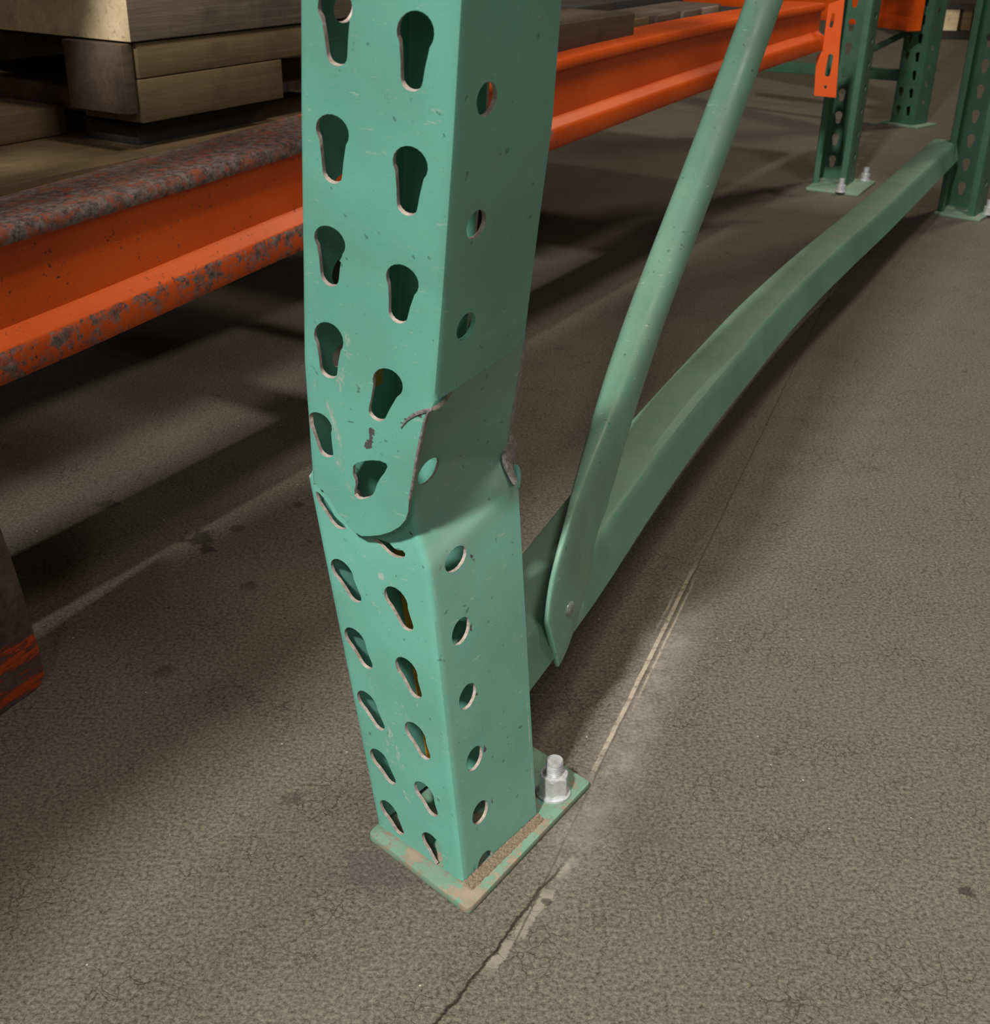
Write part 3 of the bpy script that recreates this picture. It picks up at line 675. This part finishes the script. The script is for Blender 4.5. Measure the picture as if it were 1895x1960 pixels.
def plate(c, d, a, b, parent, th=.006):
    d = np.array(d, float); d /= np.linalg.norm(d); n_ = np.array([-d[1], d[0]]); c = np.array(c)
    pts = [c + d * x + n_ * y for x, y in ((-a, -b), (a, -b), (a, b), (-a, b))]
    o = prism('base_plate', rounded(pts, .004), 0, th, parent, [GREEN_DUSTY], .001)
    for an, v in (('flake', .5), ('dust', .9)):
        at = o.data.attributes.new(an, 'FLOAT', 'POINT'); at.data.foreach_set('value', [v] * len(o.data.vertices))
    return o
def nutbolt(x, y, parent):
    c_ = np.array([x, y, .006]); o = lathe('anchor_bolt', [(.013, 0), (.013, .002), (.0105, .0021), (.0105, .016), (.0064, .0165), (.0064, .030), (.0001, .031)], c_, parent, [ZINC], 12); return o
fd = np.array([.45, .893])
# rear post of the bent frame
Cc = onz(1838, 408)[:2]
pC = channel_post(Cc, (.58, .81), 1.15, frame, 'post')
plate(Cc + np.array([.01, .0]), (.58, .81), .062, .05, pC); nutbolt(Cc[0] + .048, Cc[1] - .03, pC)
# frame that carries the near orange beam
fA = thing('upright_frame', 'green rack upright carrying the right end of the long orange beam', 'rack frame')
Ac = onz(1594, 352)[:2]
pA = channel_post(Ac, (.47, .88), 1.15, fA, 'post')
plate(Ac + np.array([.012, -.03]), (.47, .88), .085, .062, pA); nutbolt(*(onz(1655, 350)[:2]), pA); nutbolt(*(onz(1608, 372)[:2]), pA)
# frame further back
fB = thing('upright_frame', 'green rack upright farthest back, slotted side dark, between the other two rear uprights', 'rack frame')
Bc = onz(1738, 238)[:2]
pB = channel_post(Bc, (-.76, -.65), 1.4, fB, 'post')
plate(Bc, (.67, -.74), .065, .055, pB)
def bar(name, a, b, w, h, parent, mats, bev=.003):
    a = np.array(a); b = np.array(b); d = b - a; L = np.linalg.norm(d); d /= L; s_ = np.cross(d, [0, 0, 1]); s_ /= np.linalg.norm(s_); u_ = np.cross(s_, d)
    P = rounded([(-w / 2, -h / 2), (w / 2, -h / 2), (w / 2, h / 2), (-w / 2, h / 2)], bev, 3)
    return loft(name, [[p + s_ * x + u_ * y for x, y in P] for p in (a, b)], parent, mats)
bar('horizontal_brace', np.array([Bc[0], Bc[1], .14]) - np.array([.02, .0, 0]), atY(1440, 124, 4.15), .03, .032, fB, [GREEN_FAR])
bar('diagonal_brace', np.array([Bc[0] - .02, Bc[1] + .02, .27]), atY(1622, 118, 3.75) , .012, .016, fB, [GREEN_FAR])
# ---------------------------------------------------------------- orange step beams
def thing_(*a, **k):
    o = thing(*a, **k); o['kind'] = 'thing'; return o
def beam_profile(bh, bd):
    # (outward, down) from the top front edge
    return [(-bd, 0), (-.02, 0), (-.006, .0), (-.002, .0012), (0, .005), (0, .010), (-.001, .0135), (-.006, .0155), (-.0075, .019), (-.0075, bh * .5), (-.0075, bh - .038), (-.005, bh - .0345), (.004, bh - .029), (.0065, bh - .026), (.0075, bh - .022), (.0075, bh - .005), (.006, bh - .001), (.002, bh), (-bd, bh)]
def beam(parent, P, tops, bhs, bd, wearfn, n=90, ext0=None):
    P = np.array(P); L = [0]
    for a, b in zip(P, P[1:]): L.append(L[-1] + float(np.linalg.norm(b - a)))
    L = np.array(L); d = (P[-1] - P[0]) / np.linalg.norm(P[-1] - P[0]); out = np.array([d[1], -d[0]])
    ts = np.linspace(0, L[-1], n)
    x = np.interp(ts, L, P[:, 0]); y = np.interp(ts, L, P[:, 1]); z = smooth1(np.interp(ts, L, tops), 120); b = smooth1(np.interp(ts, L, bhs), 120)
    rings = []; wr = []; sp = []
    for i in range(n):
        pr_ = beam_profile(b[i], bd); rings.append([np.array([x[i] + out[0] * u, y[i] + out[1] * u, z[i] - v]) for u, v in pr_])
        wr.append([wearfn(ts[i] / L[-1], j) for j in range(len(pr_))]); sp.append([wearfn(ts[i] / L[-1], -1)] * len(pr_))
    o = loft('beam_body', rings, parent, [ORANGE], attrs={'wear': wr, 'speck': sp}); return o, d, out
B1 = thing_('rack_beam', 'long orange step beam with chipped paint running behind the dented post', 'beam')
P0 = np.array([-.378, .90]); dB = np.array([.505, .863]);
def on_line(x):  # spot on the beam's plan line seen at column x of its top edge
    r = {0: (0, 441), 578: (578, 267), 1069: (1069, 113), 1359: (1359, 45), 1570: (1570, 8)}[x]; dd = ray(*r); k = dd[0] / dd[1]
    s_ = dB[0] / dB[1]; Y = (P0[0] - s_ * P0[1]) / (k - s_); return Y, Y * k, H + dd[2] / dd[1] * Y
bot = {0: 722, 578: 465, 1069: 283, 1359: 173, 1570: 100}
Pb = []; tb = []; bb = []
for x in (0, 578, 1069, 1359, 1570):
    Y, X, Z = on_line(x); Pb.append((X, Y)); tb.append(Z); dd = ray(x, bot[x]); bb.append(Z - (H + dd[2] / dd[1] * Y))
pm = np.array(Pb[0]) - dB * .55; Pb.insert(0, tuple(pm)); tb.insert(0, tb[0] - .012); bb.insert(0, bb[0])
pe = np.array(Pb[-1]) + dB * .04; Pb.append(tuple(pe)); tb.append(tb[-1]); bb.append(bb[-1])
def wear1(t, j):
    near = max(0., 1 - max(0, t - .18) / .33)
    if j == -1: return .15 + .85 * near
    if j <= 3: return (.92 if t < .36 else .92 - min(1, (t - .36) / .1) * .9)
    if j <= 6: return (.78 if t < .33 else .78 - min(1, (t - .33) / .14) * .78)
    if j <= 8: return .35 * near
    if 13 <= j <= 14: return .52 if t < .5 else .52 - min(1, (t - .5) / .14) * .5
    if 15 <= j <= 17: return .42 if t < .5 else .42 - min(1, (t - .5) / .14) * .4
    return 0.02
bo1, d1, o1 = beam(B1, Pb, tb, bb, .078, wear1, 150)
# end connector: angle plate with slots and a safety-pin hole
def slotted_plate(name, px_outline, Y, slots, parent, mat, th=.004, out=(0, 0)):
    """flat plate in the vertical plane through the beam end"""
    return None
pe3 = np.array([pe[0], pe[1]]); dz = tb[-1]
pn = np.array([d1[0], d1[1]])
# the plate faces the viewer: plane through the end, nearly square to the beam
base = np.array([pe3[0], pe3[1], 0]); pu = np.array([o1[0], o1[1], 0]); pz = np.array([0, 0, 1.])
def plane_pt(px, py, Pp, n_):
    d_ = ray(px, py); o_ = np.array([0, 0, H]); t = ((Pp - o_) @ n_) / (d_ @ n_); return o_ + d_ * t
def flat_part(name, outline, holes, Pp, u_, v_, parent, mats, th):
    n_ = np.cross(u_, v_); n_ /= np.linalg.norm(n_)
    to2 = lambda p: (float((plane_pt(*p, Pp, n_) - Pp) @ u_), float((plane_pt(*p, Pp, n_) - Pp) @ v_))
    fm = lambda P: Pp + P[:, :1] * u_ + P[:, 1:2] * v_
    return sheet(name, [to2(p) for p in outline], [[to2(p) for p in h] for h in holes], fm, parent, mats, step=.006, th=th, flip=(n_[1] > 0))
def slot(x0, y0, x1, y1, r, k=6):
    a = math.atan2(y1 - y0, x1 - x0); out = []
    for cx, cy, s0 in ((x1, y1, a - math.pi / 2), (x0, y0, a + math.pi / 2)):
        for i in range(k + 1): t = s0 + math.pi * i / k; out.append((cx + r * math.cos(t), cy + r * math.sin(t)))
    return out
Pp = atY(1585, 120, float(pe[1]) - .012)
flat_part('connector_plate', [(1586, 8), (1608, 0), (1611, -12), (1618, -12), (1608, 78), (1600, 187), (1558, 183), (1563, 108), (1574, 98)],
          [slot(1595, 28, 1591, 50, 3.4), slot(1590, 108, 1584, 142, 5), slot(1580, 166, 1580, 167, 3)], Pp, np.array([.985, -.17, 0]), pz, B1, [ORANGE, ORANGE], .004)
# far orange beam
B2 = thing_('rack_beam', 'short stretch of orange beam seen between the two far green uprights', 'beam')
fa = atY(1738, 60, 3.68); fb = atY(1400, 28, 4.35); dd_ = (fb - fa)[:2]; fe = fa[:2] + dd_ * 2.2
bo2, d2, o2 = beam(B2, [tuple(fe), tuple(fa[:2])], [fa[2] + .115] * 2, [.115] * 2, .05, lambda t, j: 0.0, 20)
# second beam of the pallet bay, hidden behind the stacks, with its cross bars
# ---------------------------------------------------------------- wooden pallets on the beam level
ea = np.array([dB[0], dB[1], 0]) / np.linalg.norm(dB); eb = np.array([-ea[1], ea[0], 0])
def board(name, px, py, Y, la, lb, h, parent, mat, anchor=(0, 0), z=None, bev=.0015):
    """timber with faces along the beam; px,py,Y = the lower near vertical edge"""
    p = atY(px, py, Y); n_ = 10
    if z is not None: p[2] = z
    p = p + ea * anchor[0] + eb * anchor[1]
    V = []
    for k in (0, h):
        for a_, b_ in ((0, 0), (la, 0), (la, lb), (0, lb)): V.append(np.array([a_, b_, k]))
    me = mesh(name, V, [(0, 3, 2, 1), (4, 5, 6, 7), (0, 1, 5, 4), (1, 2, 6, 5), (2, 3, 7, 6), (3, 0, 4, 7)], False); recalc(me)
    o = link(name, me, parent, [mat]); o.matrix_local = Matrix(((ea[0], eb[0], 0, p[0]), (ea[1], eb[1], 0, p[1]), (0, 0, 1, p[2]), (0, 0, 0, 1)))
    md = o.modifiers.new('b', 'BEVEL'); md.width = bev; md.segments = 2; md.limit_method = 'ANGLE'; bake(o, 50)
    return o
YP = 1.50
def zat(px, py, Y=YP): return float(atY(px, py, Y)[2])
# stack at the left
z_d = zat(268, 287); z_f = z_d + .0
skid = thing('timber_skid', 'pale heavy timber lying on top of the pallet stack at the upper left', 'timber')
zt = zat(250, 82); tb_ = board('timber', 250, 82, YP - .01, .5, .9, .16, skid, W_GREY); tb_.data.materials.append(W_TAN)
for p in tb_.data.polygons:
    if p.normal.x < -.5: p.material_index = 1  # pale end face, the light on it put into its colour
pal = thing('wooden_pallet', 'weathered wooden pallet under the pale timber at upper left, dark end grain to the front', 'pallet')
z1 = zat(268, 152); z2 = zat(276, 237)
board('deck_board', 267, 152, YP, .5, .10, zt - z1 - .0005, pal, W_MID)
board('block', 276, 237, YP, .26, .10, z1 - z2 - .0005, pal, W_MID)
board('block', 276, 237, YP, .26, .10, z1 - z2 - .0005, pal, W_GREY, anchor=(.25, .5))
board('bottom_board', 276, 237, YP, .5, .30, .028, pal, W_DARK, anchor=(.02, .12))
board('end_board', 268, 218, YP - .002, .018, .098, zt - zat(268, 218) - .001, pal, W_DARK, anchor=(-.018, .001))
z3_ = zat(268, 287)
low = thing('wooden_pallet', 'lower wooden pallet with blackened block and broad boards behind the orange beam at left', 'pallet')
zl = z3_
board('block', 268, 287, YP + .03, .24, .095, z2 - z3_ - .001, low, W_BLACK)
board('block', 268, 287, YP + .03, .24, .095, z2 - z3_ - .001, low, W_BLACK, anchor=(.2, .5))
board('bottom_board', 268, 287, YP + .03, 1.3, .20, .022, low, W_BROWN, anchor=(-.75, -.05), z=z3_ - .0225)
pz_ = atY(268, 287, YP + .03)
board('deck_board', 155, 277, YP + .10, .74, .28, .035, low, W_BROWN, anchor=(-.75, .01), z=z3_ + .0)
board('bottom_board', 268, 287, YP + .03, 1.0, .12, .022, low, W_MID, anchor=(-.45, .62), z=z3_ - .0225)
# carriers under the stack: two steel cross bars hooked on the beam and a rear beam
B3 = thing_('rack_beam', 'rear beam behind the pallet stack at left, coloured dark to stand for shade', 'beam')
off = eb[:2] * 1.0
q0 = np.array(Pb[0]) + off; q1 = np.array(Pb[-1]) + off - ea[:2] * .2
_b3 = beam(B3, [tuple(q0), tuple(q1)], [z3_ - .0597] * 2, [.11] * 2, .05, lambda t, j: .1, 20)[0]; _b3.data.materials.clear(); _b3.data.materials.append(GUARD)  # dark colour in place of orange, standing for shade in the gap
cb = thing('cross_bars', 'dark steel cross bars carrying the lower pallet behind the orange beam', 'bar')
for k in (.30, .80, 1.30):
    a = np.array([Pb[0][0], Pb[0][1], z3_ - .042]) + ea * k + eb * .078; b = a + eb * .92
    bar('cross_bar', a, b, .04, .034, cb, [simple('dark_steel', (40, 38, 36), (60, 56, 52))])
# pallets further along the beam, right of the post
pr1 = thing('wooden_pallet', 'dark wooden pallet on the orange beam just right of the dented post', 'pallet')
Yr = 1.85; zr = zat(1115, 92, Yr)
def zz(px, py, Y): return float(atY(px, py, Y)[2])
board('block', 1108, 92, Yr, .12, .30, zz(1108, 38, Yr) - zz(1108, 92, Yr), pr1, W_DARK, anchor=(-.12, 0))
board('block', 1112, 92, Yr, .025, .1, zz(1112, 38, Yr) - zz(1112, 92, Yr), pr1, W_MID, anchor=(.012, .005))
board('deck_board', 1212, 85, Yr + .10, .25, .14, zz(1212, 24, Yr + .10) - zz(1212, 85, Yr + .10), pr1, W_DARK, anchor=(-.25, 0))
board('deck_board', 1212, 85, Yr + .10, .29, .25, .03, pr1, W_GREY, anchor=(-.27, .15), z=zz(1212, 24, Yr + .10) - .034)
board('deck_board', 1212, 85, Yr + .10, .32, .12, .03, pr1, W_DARK, anchor=(-.3, .45), z=zz(1212, 24, Yr + .10) - .03)
board('bottom_board', 1108, 92, Yr, .24, .3, .02, pr1, W_BLACK, anchor=(-.12, .01), z=zz(1108, 92, Yr) - .021)
pr2 = thing('wooden_pallet', 'dark wooden pallet at the top of the view beside the slanted green brace', 'pallet')
Y2 = 2.42; zb = zz(1378, 36, Y2); ztp = zz(1378, 4, Y2)
board('deck_board', 1378, 36, Y2, .42, .09, (ztp - zb) * .9, pr2, W_DARK, anchor=(-.42, 0))
for k, mt in ((-.42, W_MID), (-.30, W_DARK), (-.19, W_DARK), (-.11, W_GREY)):
    board('block', 1378, 36, Y2, .085, .02, (ztp - zb) * .86, pr2, mt, anchor=(k, -.006))
board('deck_board', 1378, 36, Y2, .7, .10, .022, pr2, W_BLACK, anchor=(-.40, .2), z=ztp - .03)
board('bottom_board', 1378, 36, Y2, .72, .7, .02, pr2, W_BLACK, anchor=(-.42, .01), z=zb - .021)
# unseen deck added above the picture, set to throw shade on the left floor
up_l = thing('shade_deck', 'unseen slatted wooden deck added above the view to shade the floor', 'deck')
def lift(px, py, z):
    e_ = onz(px, py); return e_ + (KEY - e_) * (z / KEY[2])
ZU = 1.12
u1 = lift(640, 1290, ZU)
for k, w_ in ((0, .20), (.235, .06), (.34, .16), (.55, .20), (.82, .30), (1.2, .3)):
    p_ = u1 + eb * k
    V = [p_ + ea * a_ + eb * b_ + pz * z_ for z_ in (0, .022) for a_, b_ in ((-1.6, 0), (1.35, 0), (1.35, w_), (-1.6, w_))]
    me = mesh('deck_board', V, [(0, 3, 2, 1), (4, 5, 6, 7), (0, 1, 5, 4), (1, 2, 6, 5), (2, 3, 7, 6), (3, 0, 4, 7)], False); link('deck_board', me, up_l, [W_MID])
for a_ in (-1.5, -.3, .5, 1.28):
    V = [u1 + ea * (a_ + x_) + eb * y_ + pz * z_ for z_ in (-.05, -.0005) for x_, y_ in ((0, 0), (.06, 0), (.06, 1.5), (0, 1.5))]
    me = mesh('cross_bar', V, [(0, 3, 2, 1), (4, 5, 6, 7), (0, 1, 5, 4), (1, 2, 6, 5), (2, 3, 7, 6), (3, 0, 4, 7)], False); link('cross_bar', me, up_l, [W_MID])
# ---------------------------------------------------------------- scuffed steel guard cut by the left edge
gd = thing('steel_guard', 'rounded end of a scuffed steel guard with scraped orange paint, at the left edge', 'guard')
g0 = onz(0, 1372); g1 = onz(84, 1312); gu = (g1 - g0); gu[2] = 0; gu /= np.linalg.norm(gu); 
def gp(px, py):
    n_ = np.cross(gu, pz); p = plane_pt(px, py, g0, n_); return (float((p - g0) @ gu), float(p[2]))
ol = [gp(0, 1000), gp(18, 1048), gp(42, 1120), gp(62, 1190), gp(78, 1245), gp(86, 1275), gp(87, 1295), gp(80, 1312), gp(62, 1328), gp(30, 1350), gp(0, 1371)]
ol[-1] = (ol[-1][0], .0); 
ol = [(x, max(z, 0)) for x, z in ol]
ol = [(-.30, .30), (ol[0][0] - .05, .30)] + ol + [(-.30, .0)]
Mg = Matrix(((gu[0], 0, -gu[1], g0[0]), (gu[1], 0, gu[0], g0[1]), (0, 1, 0, 0), (0, 0, 0, 1)))
pg = prism('guard_plate', ol, 0, .02, gd, [None], .003, M=Mg)
def guard_mat():
    n = NT('scraped_guard'); X, Y, Z = n.sep()
    base = n.mix(n.ramp(n.noise(40, 8, .7), .35, .65), srgb(62, 54, 52), srgb(112, 94, 90))
    band = n.math('ADD', n.ramp(Z, .05, .085, .235, 0.), n.math('MULTIPLY', n.noise(42, 10, .8, stretch=(.35, .35, 2.6), rot=(.35, 0, 0)), 1))
    m_ = n.ramp(band, .72, .76); col = n.mix(m_, base, srgb(196, 74, 26)); n.bump(n.math('ADD', n.noise(110, 7, .7), n.math('MULTIPLY', m_, .6)), .9, .002); return n.done(col, .5, .1)
pg.data.materials.clear(); pg.data.materials.append(guard_mat())
# ---------------------------------------------------------------- far pallet on the floor, top right
fp = thing('wooden_pallet', 'far dusty wooden pallet on the floor at the upper right corner', 'pallet')
def fbx(name, x0, x1, y0, y1, Y, dp, mat):
    a = atY(x0, y1, Y); b = atY(x1, y1, Y); t_ = atY(x0, y0, Y); V = []
    for z in (max(a[2], 0), t_[2]):
        for x, y in ((a[0], Y), (b[0], Y), (b[0], Y + dp), (a[0], Y + dp)): V.append((x, y, z))
    me = mesh(name, V, [(0, 3, 2, 1), (4, 5, 6, 7), (0, 1, 5, 4), (1, 2, 6, 5), (2, 3, 7, 6), (3, 0, 4, 7)], False); recalc(me); return link(name, me, fp, [mat])
Yf = float(onz(1820, 76)[1])
fbx('bottom_board', 1760, 1930, 58, 77, Yf, .8, W_BLACK); fbx('block', 1800, 1831, 17, 58, Yf + .004, .7, W_TAN); fbx('block', 1838, 1856, 17, 58, Yf + .004, .7, W_MID); fbx('block', 1900, 1925, 17, 58, Yf + .004, .7, W_MID)
fbx('block', 1762, 1790, 17, 58, Yf + .004, .7, W_MID)
fbx('deck_board', 1760, 1930, 4, 17, Yf, .8, W_BLACK)
